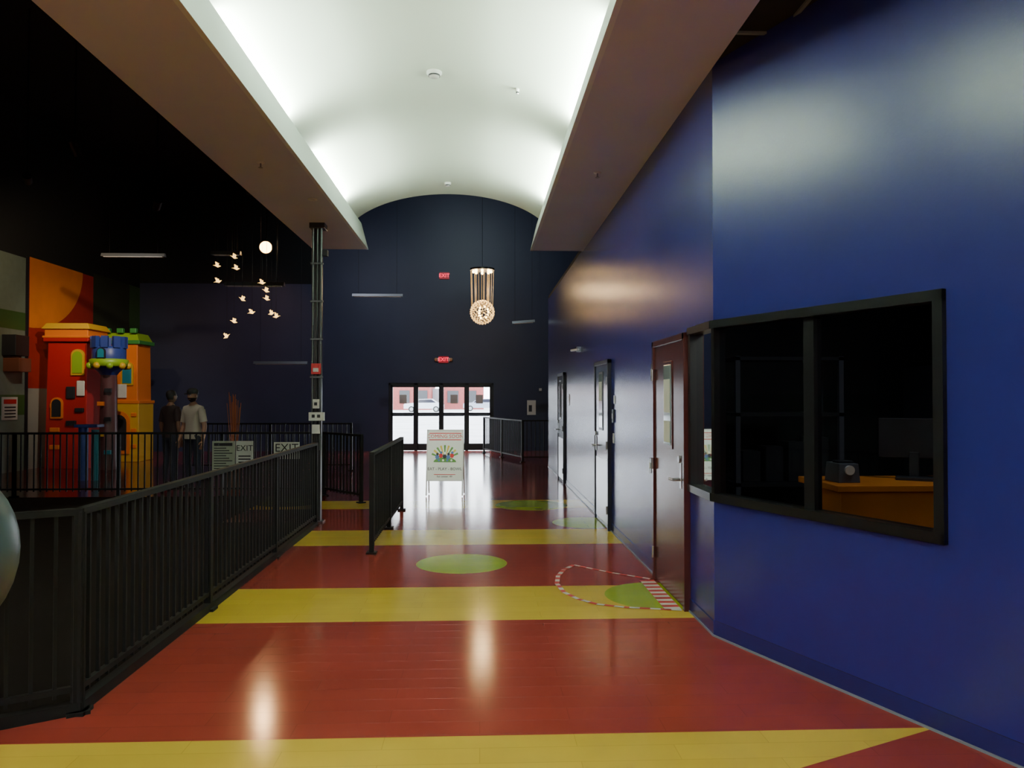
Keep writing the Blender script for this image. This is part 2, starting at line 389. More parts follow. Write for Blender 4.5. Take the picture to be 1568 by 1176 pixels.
b = B('strip_reflection_bar'); b.bb((WX-0.06,12.3,2.38),(WX,12.42,2.46),GREY); b.cyl((WX-0.07,12.1,2.40),(WX-0.07,13.0,2.44),0.02,WHITE); b.done()  # white bar standing in for a strip-light reflection on the wall
TW_ = mat('tape_white',(0.7,0.68,0.64),0.4); TR_ = mat('tape_red',(0.5,0.02,0.02),0.4)
b = B('floor_marking_tape')
def tape(pts, wd, seg):
    k = 0
    P = [Vector(p) for p in pts]
    for i in range(len(P)-1):
        L = (P[i+1]-P[i]).length; u = (P[i+1]-P[i]).normalized(); v = Vector((-u.y,u.x))*wd/2
        s = 0
        while s < L-1e-5:
            e = min(L, s+seg)
            a, c = P[i]+u*s, P[i]+u*e
            b.poly([(a.x-v.x,a.y-v.y,0.003),(c.x-v.x,c.y-v.y,0.003),(c.x+v.x,c.y+v.y,0.003),(a.x+v.x,a.y+v.y,0.003)], TR_ if k%2 else TW_)
            k += 1; s = e
arcp = [(1.56,5.92),(1.13,6.02),(0.93,6.12),(0.80,6.28),(0.71,6.5),(0.68,6.8),(0.72,7.1),(0.80,7.35),(0.92,7.55)]
tape(arcp,0.040,0.08); tape([(0.92,7.55),(1.24,7.2),(1.54,6.95)],0.03,0.08)
tape([(1.50,5.95),(1.50,6.9)],0.13,0.06)
b.done(recalc=False)

# ------------------------------------------------------------------ entrance doors
ALU = mat('door_aluminium_dark',(0.02,0.022,0.03),0.35,0.3); GLC = glassmat('clear_glass',(1,1,1),0.01,(0.94,0.96,0.96))
b = B('door_entrance')
n=4; wd=(DX1-DX0-0.1)/n
b.bb((DX0,YF+0.03,DH-0.06),(DX1,YF+0.12,DH),ALU); b.bb((DX0,YF+0.03,0),(DX0+0.06,YF+0.12,DH),ALU); b.bb((DX1-0.06,YF+0.03,0),(DX1,YF+0.12,DH),ALU)
for k in range(n):
    x0 = DX0+0.05+k*wd; x1 = x0+wd
    s = 0.075
    b.bb((x0+0.005,YF+0.05,0.01),(x0+s,YF+0.1,DH-0.06),ALU); b.bb((x1-s,YF+0.05,0.01),(x1-0.005,YF+0.1,DH-0.06),ALU)
    b.bb((x0,YF+0.05,0.01),(x1,YF+0.1,0.22),ALU); b.bb((x0,YF+0.05,DH-0.13),(x1,YF+0.1,DH-0.06),ALU)
    b.bb((x0,YF+0.05,1.08),(x1,YF+0.1,1.17),ALU)
    b.cyl((x0+0.08,YF,1.08),(x1-0.08,YF,1.08),0.018,ALU); b.cyl((x0+0.1,YF,1.08),(x0+0.1,YF+0.06,1.08),0.012,ALU); b.cyl((x1-0.1,YF,1.08),(x1-0.1,YF+0.06,1.08),0.012,ALU)
    b.poly([(x0+s,YF+0.075,0.2),(x1-s,YF+0.075,0.2),(x1-s,YF+0.075,DH-0.1),(x0+s,YF+0.075,DH-0.1)],GLC)
    if k in (0,2,3):
        b.bb((x0+0.28,YF+0.06,1.45),(x0+0.50,YF+0.072,1.72),PAPER)
for k in (1,2,3): b.bb((DX0+0.05+k*wd-0.05,YF+0.03,0),(DX0+0.05+k*wd+0.05,YF+0.12,DH),ALU)
b.done(recalc=False)

# exterior
b = B('exterior_parking_lot'); b.bb((-60,YF+0.2,-0.12),(60,160,-0.02),mat('pale_asphalt',(0.42,0.43,0.45),0.8,noise=0.15,nscale=0.5)); b.done()
BRK = mat('brick_pink_red',(0.24,0.055,0.05),0.8,noise=0.1,nscale=3)
b = B('exterior_brick_building')
b.bb((-16,100,-0.02),(-6.5,112,4.0),BRK); b.bb((-5,104,-0.02),(0.5,112,3.6),BRK); b.bb((-16.2,99.9,3.8),(-6.3,112.2,4.1),WHITE)
b.bb((-6.5,106,-0.02),(-5,112,2.8),GREY)
for k in range(4): b.bb((-15+k*2.3,99.9,0.9),(-13.7+k*2.3,100,2.5),DG)
for k in range(2): b.bb((-4.4+k*2.4,103.9,0.9),(-2.9+k*2.4,104,2.5),DG)
b.done()
def car(name,x,y,col,L=4.4):
    b = B(name); m = mat('car_paint_'+name+str(x),col,0.25,coat=0.8); G = mat('car_window_glass',(0.02,0.02,0.03),0.1); T = mat('tyre_rubber',(0.02,0.02,0.02),0.8)
    prof = [(-L/2,0.35),(-L/2,0.80),(-L/2+0.1,0.92),(-L/2+1.05,1.0),(-L/2+1.7,1.42),(-L/2+3.1,1.45),(-L/2+3.75,1.02),(L/2-0.1,0.95),(L/2,0.8),(L/2,0.35)]
    b.prism([(x+p[0],p[1]) for p in prof],y-0.85,y+0.85,m)
    gl = [(-L/2+1.2,1.02),(-L/2+1.75,1.36),(-L/2+3.05,1.38),(-L/2+3.55,1.04)]
    b.prism([(x+p[0],p[1]) for p in gl],y-0.865,y+0.865,G)
    for dx in (-1.35,1.35):
        for sy in (-1,1): b.cyl((x+dx,y+sy*0.68,0.31),(x+dx,y+sy*0.88,0.31),0.33,T,20); b.cyl((x+dx,y+sy*0.87,0.31),(x+dx,y+sy*0.90,0.31),0.2,GREY,16)
    o=b.done(0.03)
car('parked_car',-6.2,86,(0.45,0.48,0.55)); car('parked_car',-12.0,84,(0.10,0.12,0.16)); car('parked_car',0.2,92,(0.25,0.27,0.33))

# ------------------------------------------------------------------ railings
def railing(name, runs, h=1.07, sp=0.105, base=True):
    b = B(name)
    for (p,q) in runs:
        p = Vector((*p,0)); q = Vector((*q,0)); d = q-p; L = d.length; ang = math.atan2(d.y,d.x); mid=(p+q)/2
        b.box((mid.x,mid.y,h-0.02),(L+0.04,0.05,0.035),BLACK,rz=ang)
        b.box((mid.x,mid.y,0.13),(L,0.03,0.03),BLACK,rz=ang)
        if base: b.box((mid.x,mid.y,0.03),(L+0.03,0.06,0.06),BLACK,rz=ang)
        nn = max(1,int(round(L/sp)))
        for k in range(1,nn):
            c = p+d*(k/nn); b.box((c.x,c.y,h/2+0.03),(0.018,0.018,h-0.12),BLACK,rz=ang)
        np_ = max(1,int(round(L/1.85)))
        for k in range(np_+1):
            c = p+d*(k/np_); b.box((c.x,c.y,(h-0.02)/2),(0.05,0.05,h-0.02),BLACK,rz=ang)
            b.box((c.x,c.y,0.01),(0.11,0.11,0.02),BLACK,rz=ang)
    return b.done()
railing('guard_railing',[((-2.10,4.14),(-2.10,9.95)),((-2.10,4.14),(-4.6,2.60))])
railing('guard_railing',[((-1.14,8.2),(-1.14,11.3))],base=False)
railing('guard_railing',[((-10.2,13.0),(-7.65,13.0)),((-7.65,13.0),(-2.6,13.0)),((-2.6,13.0),(-1.85,12.1))],base=False)
railing('guard_railing',[((1.08,19.5),(2.6,19.5)),((1.08,19.5),(0.12,22.7))],base=False)
railing('guard_railing',[((-6.5,17.5),(-2.9,17.5))],base=False)

# ------------------------------------------------------------------ column with conduits
b = B('support_column')
cx0, cy0 = -2.15, 10.3
COLM = mat('column_black_gloss',(0.02,0.02,0.022),0.3); CND = mat('conduit_painted_grey',(0.10,0.11,0.12),0.35,0.3)
b.bb((cx0-0.05,cy0-0.05,0),(cx0+0.05,cy0+0.05,3.95),COLM)
for dx,m in ((-0.055,CND),(0.0,COLM),(0.05,CND)):
    b.cyl((cx0+dx,cy0-0.07,0.02 if dx==0 else 0.95),(cx0+dx,cy0-0.07,3.9),0.016,m,10)
for z in (1.9,2.4,2.9,3.4): b.bb((cx0-0.085,cy0-0.09,z),(cx0+0.08,cy0-0.05,z+0.025),CND)
b.bb((cx0-0.09,cy0-0.09,0),(cx0+0.09,cy0+0.09,0.02),COLM)
b.bb((cx0-0.10,cy0-0.10,3.88),(cx0+0.10,cy0+0.10,3.95),COLM)
b.bb((cx0+0.05,cy0-0.06,3.52),(cx0+0.13,cy0+0.03,3.60),DG)
b.bb((cx0-0.06,cy0-0.13,1.95),(cx0+0.06,cy0-0.08,2.09),RED); b.bb((cx0-0.035,cy0-0.14,1.98),(cx0+0.035,cy0-0.13,2.03),WHITE)
b.bb((cx0-0.04,cy0-0.12,1.50),(cx0+0.04,cy0-0.08,1.62),WHITE); b.bb((cx0-0.09,cy0-0.13,1.34),(cx0+0.11,cy0-0.08,1.45),WHITE)
b.bb((cx0-0.05,cy0-0.12,1.17),(cx0+0.05,cy0-0.08,1.29),WHITE); b.bb((cx0-0.02,cy0-0.125,1.54),(cx0+0.02,cy0-0.12,1.58),INK)
b.bb((cx0-0.05,cy0-0.135,1.38),(cx0-0.01,cy0-0.13,1.42),INK); b.bb((cx0+0.02,cy0-0.135,1.38),(cx0+0.06,cy0-0.13,1.42),INK)
b.done(0.003)

# ------------------------------------------------------------------ A-frame sign
b = B('a_frame_sign')
ax, ay = -0.58, 13.0
tilt = radians(9)
MW_ = Matrix.Translation((ax,ay,0)) @ Matrix.Rotation(radians(-4),4,'Z')
def AF(sgn):
    return MW_ @ Matrix.Translation((0,0,1.10)) @ Matrix.Rotation(sgn*tilt,4,'X') @ Matrix.Translation((0,0,-1.10))
SG = mat('sign_panel_white',(0.88,0.92,0.85),0.35)
for sgn in (-1,1):
    M = AF(sgn)
    def bx(x0,x1,z0,z1,y0,y1,m):
        V=[(x0,y0,z0),(x1,y0,z0),(x1,y1,z0),(x0,y1,z0),(x0,y0,z1),(x1,y0,z1),(x1,y1,z1),(x0,y1,z1)]
        b.add(V,[(3,2,1,0),(4,5,6,7),(0,1,5,4),(1,2,6,5),(2,3,7,6),(3,0,4,7)],m,M)
    for x in (-0.31,0.29): bx(x,x+0.02,0.0,1.10,-0.012,0.012,WHITE)
    bx(-0.31,0.31,1.08,1.10,-0.012,0.012,WHITE); bx(-0.31,0.31,0.24,0.26,-0.012,0.012,WHITE)
    bx(-0.29,0.29,0.26,1.08,-0.006,0.006,SG)
M = AF(-1)
def bx2(x0,x1,z0,z1,m,y=-0.009):
    V=[(x0,y,z0),(x1,y,z0),(x1,y,z1),(x0,y,z1)]; b.add(V,[(0,1,2,3)],m,M)
Tt = lambda x,z: M @ Matrix.Translation((x,-0.010,z)) @ Matrix.Rotation(pi/2,4,'X')
b.text('COMING SOON',0.085,RED,Tt(0,0.985),0.0008)
bx2(-0.27,0.27,1.032,1.046,RED); bx2(-0.27,0.27,0.922,0.936,RED)
b.text('EAT - PLAY - BOWL',0.066,INK,Tt(0,0.44),0.0008); bx2(-0.18,0.18,0.345,0.355,RED); b.text('fun center  49',0.045,INK,Tt(0,0.315),0.0005)
GRN=mat('sign_green',(0.10,0.28,0.04),0.5); SKB=mat('sign_blue',(0.08,0.16,0.40),0.5); YLW=mat('sign_yellow',(0.75,0.55,0.06),0.5)
def disc(x,z,r,m,y,sx_=1.0,n_=14): b.add([(x+r*sx_*cos(t),y,z+r*sin(t)) for t in [j*2*pi/n_ for j in range(n_)]],[tuple(range(n_))],m,M)
b.add([(0.19*cos(t),-0.0095,0.555+0.08*sin(t)) for t in [j*pi/16 for j in range(17)]],[tuple(range(17))],GRN,M)
for k in range(9):
    a=radians(25+k*16.5); b.add([(0.07*cos(a-.07),-0.0094,0.6+0.07*sin(a-.07)),(0.07*cos(a+.07),-0.0094,0.6+0.07*sin(a+.07)),(0.24*cos(a+.07),-0.0094,0.6+0.24*sin(a+.07)),(0.24*cos(a-.07),-0.0094,0.6+0.24*sin(a-.07))],[(0,1,2,3)],YLW if k%2 else GRN,M)
for k in range(5):
    x=-0.13+k*0.062; z=0.64+0.012*((k*2)%3); mm=[SKB,RED,INK,SKB,RED][k]
    disc(x,z,0.040,mm,-0.0098-0.0002*k,0.8); disc(x+0.004,z+0.05,0.022,[INK,SKB,SG,INK,SKB][k],-0.0100-0.0002*k)
for k in range(4): disc(-0.1+k*0.07,0.585,0.018,SG if k%2 else SKB,-0.0110)
b.done(recalc=False)

# ------------------------------------------------------------------ exit signs
EXR = mat('exit_red_glow',(0.6,0.01,0.02),0.4,emit=(1,0.02,0.08),estr=3.0)
def exit_sign(x,y,z,heads):
    b = B('exit_sign'); b.bb((x-0.15,y-0.05,z-0.10),(x+0.15,y,z+0.10),mat('exit_housing',(0.25,0.02,0.03),0.4,emit=(0.6,0.02,0.04),estr=0.35))
    b.text('EXIT',0.16,EXR,TM((x,y-0.055,z)),0.002)
    if heads:
        for s in (-1,1):
            b.bb((x+s*0.17-0.03,y-0.05,z-0.05),(x+s*0.17+0.03,y,z+0.05),WHITE)
            b.sph((x+s*0.23,y-0.06,z+0.0),0.055,mat('lamp_head_warm',(0.7,0.4,0.2),0.4),12)
    b.done()
exit_sign(-1.12,YF,2.80,True); exit_sign(-1.10,YF,5.38,False)
b = B('wall_notice'); b.bb((1.45,YF-0.02,1.1),(1.72,YF,1.55),PAPER); b.bb((1.5,YF-0.024,1.2),(1.6,YF-0.02,1.4),DG); b.done()
b = B('wall_lamp_small'); b.bb((1.82,YF-0.05,1.84),(1.9,YF,1.92),WHITE); b.cyl((1.86,YF-0.08,1.88),(1.86,YF-0.05,1.88),0.04,WHITE); b.done()

# ------------------------------------------------------------------ linear hanging fixtures
def linear(x0,x1,y0,y1,z,zc=ZC,tilt=0.0,name='linear_ceiling_fixture'):
    b = B(name); p=Vector((x0,y0,z)); q=Vector((x1,y1,z+tilt)); d=q-p
    M = Matrix.Translation((p+q)/2) @ d.to_track_quat('X','Z').to_matrix().to_4x4()
    Lh=d.length/2
    V=[(-Lh,-0.06,0),(Lh,-0.06,0),(Lh,0.06,0),(-Lh,0.06,0),(-Lh,-0.03,0.07),(Lh,-0.03,0.07),(Lh,0.03,0.07),(-Lh,0.03,0.07)]
    b.add(V,[(3,2,1,0),(4,5,6,7),(0,1,5,4),(1,2,6,5),(2,3,7,6),(3,0,4,7)],GREY,M)
    V=[(-Lh+.05,-0.045,-0.012),(Lh-.05,-0.045,-0.012),(Lh-.05,0.045,-0.012),(-Lh+.05,0.045,-0.012),(-Lh+.05,-0.045,0),(Lh-.05,-0.045,0),(Lh-.05,0.045,0),(-Lh+.05,0.045,0)]
    b.add(V,[(3,2,1,0),(4,5,6,7),(0,1,5,4),(1,2,6,5),(2,3,7,6),(3,0,4,7)],WHITE,M)
    for t in (0.12,0.88):
        c = p+d*t; b.cyl((c.x,c.y,c.z+0.05),(c.x,c.y,zc),0.003,BLACK,6)
    b.done()
linear(-8.2,-6.85,17,17,4.70)
linear(-3.30,-2.00,20,20,4.25)
linear(-4.75,-3.65,14.5,14.5,3.72)
linear(-5.95,-4.55,20.5,20.5,2.52)
linear(0.88,1.5,21,21,3.65,tilt=0.05)
linear(-5.1,-4.55,14.8,14.8,4.35)

# ------------------------------------------------------------------ crystal chandelier
CRY = mat('crystal_warm',(0.95,0.80,0.55),0.1,emit=(1,0.62,0.22),estr=1.6); BULB = mat('bulb_warm_bright',(1,0.9,0.7),0.3,emit=(1,0.66,0.24),estr=22)
STR = mat('crystal_strand',(0.5,0.4,0.22),0.2,emit=(1,0.58,0.18),estr=0.9)
b = B('crystal_chandelier'); hx,hy=0.05,17.6; zt=4.55; zb=3.62; R=0.27
b.cyl((hx,hy,zt+0.04),(hx,hy,ZC),0.004,BLACK,6)
b.cyl((hx,hy,zt),(hx,hy,zt+0.04),0.28,GREY,32)
for k in range(8):
    a=k*pi/4; b.sph((hx+0.2*cos(a),hy+0.2*sin(a),zt-0.03),0.034,BULB,8)
for k in range(30):
    a=k*2*pi/30; r=0.265 if k%2 else 0.17
    b.cyl((hx+r*cos(a),hy+r*sin(a),zt),(hx+r*0.92*cos(a),hy+r*0.92*sin(a),zb+0.1),0.003,STR,4)
ga = pi*(3-sqrt(5))
for k in range(190):
    z = 1-2*(k+0.5)/190; r=sqrt(1-z*z); a=k*ga
    c=(hx+R*r*cos(a),hy+R*r*sin(a),zb-0.03+R*z)
    b.sph(c,0.017,CRY,6)
for k in range(14):
    z=1-2*(k+.5)/14; r=sqrt(1-z*z)*0.14; a=k*2.1; b.sph((hx+r*cos(a),hy+r*sin(a),zb-0.03+0.14*z),0.024,BULB,8)
for k in range(12):
    a=k*pi/12
    ring=[(hx+R*0.98*cos(t)*cos(a),hy+R*0.98*cos(t)*sin(a),zb-0.03+R*0.98*sin(t)) for t in [j*2*pi/24 for j in range(25)]]
    for j in range(24): b.cyl(ring[j],ring[j+1],0.003,STR,4,cap=False)
ch = b.done(recalc=False)
def point(name,loc,e,col,r=0.1,parent=None):
    l=bpy.data.lights.new(name,'POINT'); l.energy=e; l.color=col; l.shadow_soft_size=r
    o=bpy.data.objects.new(name,l); S.collection.objects.link(o); o.location=loc
    if parent: o.parent=parent
    return o
point('chandelier_lamp',(hx,hy,4.1),45,(1,0.66,0.32),0.15,ch)

# ------------------------------------------------------------------ bird pendant light cluster
b = B('bird_pendant_chandelier')
BIRD = mat('bird_shade_glow',(0.9,0.65,0.25),0.4,emit=(1,0.58,0.14),estr=3.2)
Dp = 10.0
birds=[(354,414),(388,421),(362,440),(418,438),(386,462),(430,453),(422,461),(404,483),(424,481),(437,488),(371,495),(361,518),(370,396)]
ccx = -2.96
b.cyl((ccx,Dp,ZC-0.05),(ccx,Dp,ZC),0.3,BLACK,24)
for i,(u,v) in enumerate(birds):
    dx=(u-398)*0.0085; z=1.66+(608-v)*0.0085; dy=random.uniform(-0.3,0.3)
    x=ccx+dx; y=Dp+dy; s=1.3
    b.cyl((x,y,z+0.03),(x,y,ZC),0.0016,BLACK,4)
    fl=random.choice([-1,1]); tl=random.uniform(-0.5,0.5)
    M=Matrix.Translation((x,y,z)) @ Matrix.Rotation(tl,4,'Y') @ Matrix.Diagonal((fl*s,s,s,1))
    b.add([(-0.035,0,0.0),(0.0,-0.014,-0.008),(0.03,0,0.012),(0,0.014,-0.008),(0,0,0.016),(0.045,0,0.016)],[(0,1,4),(1,2,4),(2,3,4),(3,0,4),(0,3,2,1),(2,5,4)],BIRD,M)
    b.add([(-0.012,0,0.008),(0.016,0,0.008),(0.005,-0.035,0.042),(-0.01,-0.03,0.035)],[(0,1,2,3)],BIRD,M)
    b.add([(-0.012,0,0.008),(0.016,0,0.008),(0.005,0.035,0.042),(-0.01,0.03,0.035)],[(0,1,2,3)],BIRD,M)
bo=b.done(recalc=False)

# spotlight
b = B('ceiling_spotlight'); sx,sy,sz=-4.22,15.3,4.60
SPOTE = mat('spot_lens',(1,1,1),0.3,emit=(1,0.50,0.12),estr=26)
b.cyl((sx,sy+0.05,sz+0.08),(sx,sy+0.05,ZC),0.012,BLACK,8)
aim = Vector((0.27,-0.93,-0.25)).normalized(); c=Vector((sx,sy,sz))
b.cyl(c-aim*0.2,c,0.07,BLACK,20,r2=0.13); b.cyl(c,c+aim*0.01,0.115,SPOTE,24)
so=b.done()
def spotlamp(name,c,aim,e,col,size,parent,r=0.06,blend=1.0):
    l=bpy.data.lights.new(name,'SPOT'); l.energy=e; l.color=col; l.spot_size=radians(size); l.spot_blend=blend; l.shadow_soft_size=r
    o=bpy.data.objects.new(name,l); S.collection.objects.link(o); o.location=c; o.rotation_euler=aim.to_track_quat('-Z','Y').to_euler(); o.parent=parent
spotlamp('spot_lamp',c+aim*0.05,aim,80,(1,0.60,0.28),110,so,0.08,0.8)
def spot(x,y,z,tx,ty,tz,e,col,size=70):  # added spots that brighten mural, castle, men and far wall
    aim=(Vector((tx,ty,tz))-Vector((x,y,z))).normalized(); c=Vector((x,y,z))
    b=B('added_wash_spot'); b.cyl((x,y,z+0.05),(x,y,ZC),0.012,BLACK,8); b.cyl(c-aim*0.16,c+aim*0.06,0.07,mat('black_lamp_housing',(0.015,0.012,0.010),0.5),16)
    so=b.done(); spotlamp('added_wash_lamp',c+aim*0.08,aim,e,col,size,so)
spot(-7.6,13.2,5.3,-10.3,18.6,4.0,450,(1,0.72,0.42),60)
spot(-6.0,14.5,5.2,-9.2,19.5,2.2,600,(1,0.88,0.70),55)
spot(-5.8,19.5,6.8,-7.2,23.7,3.1,230,(1,0.50,0.28),60)
spot(-3.5,16.5,6.9,-5.0,23.7,2.0,270,(0.8,0.85,1.0),90)
spot(-0.5,16.5,7.6,-0.8,23.7,4.5,400,(0.75,0.95,1.0),100)
spot(-6.2,12.0,5.4,-5.2,14.0,1.4,120,(1,0.9,0.75),40)
# added downlight in the soffit, put in only to brighten the sign
b=B('sign_fill_downlight'); dlx,dly=-1.95,9.0
b.lathe((dlx,dly,3.95),[(0.055,0.0),(0.055,-0.008),(0.035,-0.008),(0.03,0.0)],WHITE,20)
so=b.done(); c=Vector((dlx,dly,3.93)); aim=(Vector((-0.58,12.85,0.65))-c).normalized()
spotlamp('sign_fill_lamp',c,aim,600,(0.95,1,0.92),20,so,0.04,0.6)

# ------------------------------------------------------------------ castle towers
def C(n,c,r=0.4): return mat('play_'+n,c,r)
PR=C('red',(0.50,0.02,0.02)); PO=C('orange',(0.85,0.22,0.02)); PY=C('yellow',(0.70,0.42,0.03)); PB=C('blue',(0.03,0.06,0.30)); PG=C('lime',(0.30,0.50,0.03)); PGN=C('green',(0.05,0.30,0.06)); PT=C('teal',(0.02,0.25,0.35)); PBR=C('brown',(0.10,0.035,0.04))
def archwin(b,x,y,z,w,h,m,mf):
    pts=[(x-w/2,z),(x+w/2,z)]+[(x+w/2*cos(t),z+h-w/2+w/2*sin(t)) for t in [k*pi/8 for k in range(9)]]
    o=[(x+(p[0]-x)*1.35,z+h/2+(p[1]-z-h/2)*1.2) for p in pts]
    b.prism(o,y-0.03,y+0.01,mf); b.prism(pts,y-0.045,y-0.02,m)
b=B('toy_castle_tower'); x,y=-9.48,18.5
b.box((x,y,1.45),(0.95,0.9,2.9),PR,taper=0.92)
b.box((x,y,2.98),(1.02,0.98,0.12),PR); b.box((x,y,3.12),(0.98,0.94,0.2),PO); b.box((x,y,3.28),(1.1,1.05,0.14),PY,taper=0.85); b.box((x,y,3.03),(1.06,1.0,0.05),PO)
archwin(b,x+0.25,y-0.43,2.2,0.22,0.5,PG,PY); archwin(b,x-0.2,y-0.45,1.2,0.2,0.4,INK,PO)
b.box((x+0.12,y-0.44,1.05),(0.22,0.1,0.12),INK); b.box((x+0.1,y-0.45,1.75),(0.2,0.04,0.28),INK); b.box((x+0.33,y-0.46,1.85),(0.18,0.03,0.35),PAPER)
for z in (0.5,0.9,1.45): b.box((x-0.25,y-0.45,z),(0.22,0.05,0.1),PO)
b.box((x+0.3,y-0.44,1.35),(0.2,0.08,0.1),INK)
b.done(0.02)
b=B('toy_castle_turret'); x,y=-8.50,18.0
b.lathe((x,y,0),[(0.22,0),(0.20,0.3),(0.17,2.15)],PBR,20)
b.lathe((x,y,0),[(0.17,2.15),(0.22,2.22),(0.33,2.32),(0.36,2.45),(0.36,2.75),(0.31,2.80),(0.0001,2.80)],PB,20)
b.lathe((x,y,0),[(0.36,2.34),(0.41,2.36),(0.41,2.50),(0.36,2.52)],PG,20)
for k in range(9):
    a=k*2*pi/9; b.box((x+0.33*cos(a),y+0.33*sin(a),2.9),(0.10,0.14,0.26),PB,rz=a); b.sph((x+0.40*cos(a+.3),y+0.40*sin(a+.3),2.36),0.08,PG if k%2 else PY,8)
for k,z in enumerate((0.4,0.8,1.15,1.5,1.8)): b.box((x+(-1)**k*0.08,y-0.20,z),(0.14,0.06,0.09),[PT,PY,INK,PO,INK][k])
archwin(b,x,y-0.36,2.54,0.14,0.20,PT,INK)
b.done(0.0)
b=B('toy_castle_tower'); x,y=-9.15,20.4
b.box((x,y,0.75),(0.95,0.9,1.5),PY); b.box((x,y,2.25),(0.86,0.82,1.5),PO,taper=0.95)
b.box((x,y,1.52),(1.0,0.95,0.08),PO); b.box((x,y,3.05),(0.98,0.92,0.10),PGN,taper=1.0); b.box((x,y,3.19),(0.92,0.86,0.2),PG,taper=0.8)
for sx_ in (-1,0,1): b.box((x+sx_*0.33,y-0.42,3.34),(0.16,0.12,0.12),PGN)
archwin(b,x+0.18,y-0.42,2.0,0.22,0.5,PT,PY); archwin(b,x-0.18,y-0.42,2.5,0.14,0.3,INK,PR); archwin(b,x,y-0.47,0.3,0.4,0.9,INK,PO)
b.box((x+0.05,y-0.45,1.8),(0.25,0.03,0.35),PAPER); b.box((x-0.28,y-0.43,2.2),(0.16,0.06,0.2),PG)
for z in (0.4,0.8,1.2): b.box((x+0.36,y-0.46,z),(0.14,0.04,0.1),PO)
b.done(0.02)
b=B('play_climbing_posts'); 
b.cyl((-7.85,15.6,0),(-7.85,15.6,1.1),0.09,PB,16); b.cyl((-7.62,15.6,0),(-7.62,15.6,1.0),0.07,PT,16)
b.box((-7.74,15.6,1.08),(0.45,0.3,0.06),PB); b.done(0.01)
b=B('wall_speaker'); b.bb((XL,17.0,2.55),(XL+0.3,17.5,3.0),INK); b.bb((XL,17.05,2.2),(XL+0.35,17.5,2.5),mat('brown_shelf',(0.18,0.06,0.03),0.5)); b.done(0.01)
b=B('wall_poster'); b.bb((XL+0.01,17.0,1.15),(XL+0.03,17.55,1.65),PAPER); b.bb((XL+0.03,17.05,1.5),(XL+0.034,17.5,1.6),RED)
for k in range(4): b.bb((XL+0.03,17.08,1.2+k*0.07),(XL+0.034,17.48,1.23+k*0.07),INK)
b.done()

# fence signs
b=B('exit_banner_sign'); y=12.96
b.bb((-4.43,y-0.01,0.42),(-4.06,y,0.92),mat('sign_paper_green',(0.42,0.46,0.36),0.6))
for k in range(9): b.bb((-4.40,y-0.013,0.46+k*0.042),(-4.10-0.05*(k%3),y-0.01,0.475+k*0.042),INK)
b.bb((-4.40,y-0.013,0.84),(-4.1,y-0.01,0.89),INK)
b.bb((-4.04,y-0.012,0.52),(-3.76,y,0.92),PAPER)
b.text('EXIT',0.135,INK,TM((-3.90,y-0.016,0.80)),0.001)
for k in range(3): b.bb((-4.0,y-0.015,0.56+k*0.05),(-3.8,y-0.012,0.58+k*0.05),INK)
b.done()
b=B('exit_banner_sign'); b.bb((-3.42,y-0.01,0.62),(-3.0,y,0.90),PAPER); b.text('EXIT',0.19,INK,TM((-3.21,y-0.016,0.80)),0.001); b.done()

# reed vase
b=B('reed_vase'); x,y=-4.43,14.1
b.lathe((x,y,0),[(0.0001,0),(0.11,0.0),(0.15,0.2),(0.12,0.55),(0.08,0.7),(0.10,0.74)],mat('vase_glaze',(0.15,0.06,0.03),0.3),20)
RD=mat('reed_orange',(0.40,0.12,0.035),0.6)
for k in range(22):
    a=random.uniform(0,2*pi); r=random.uniform(0.02,0.16); b.cyl((x+r*0.3*cos(a),y+r*0.3*sin(a),0.5),(x+r*cos(a),y+r*sin(a),random.uniform(1.4,1.78)),0.006,RD,5)
b.done()
DKB=mat('dark_brown_wood',(0.03,0.018,0.014),0.4,noise=0.2,nscale=6)
b=B('dark_console_cabinet'); b.bb((-8.8,9.5,0),(-6.9,10.2,0.9),DKB); b.bb((-8.85,9.45,0.9),(-6.85,10.25,0.95),DKB)
for k in range(3): b.bb((-8.75+k*0.62,9.48,0.1),(-8.2+k*0.62,9.5,0.85),DKB); b.cyl((-8.3+k*0.62,9.47,0.5),(-8.3+k*0.62,9.44,0.5),0.015,GREY)
b.done(0.005)
b=B('gumball_machine'); x,y=-2.24,3.15
GT=mat('globe_teal_plastic',(0.06,0.09,0.095),0.35)
b.lathe((x,y,0),[(0.0001,0.0),(0.24,0.0),(0.24,0.03),(0.06,0.08),(0.05,0.55),(0.16,0.60),(0.20,0.64)],BLACK,24)
b.sph((x,y,1.02),0.36,GT,32,(1,1,1.1)); b.lathe((x,y,1.40),[(0.12,-0.02),(0.11,0.03),(0.03,0.06),(0.0001,0.07)],BLACK,20)
b.done()

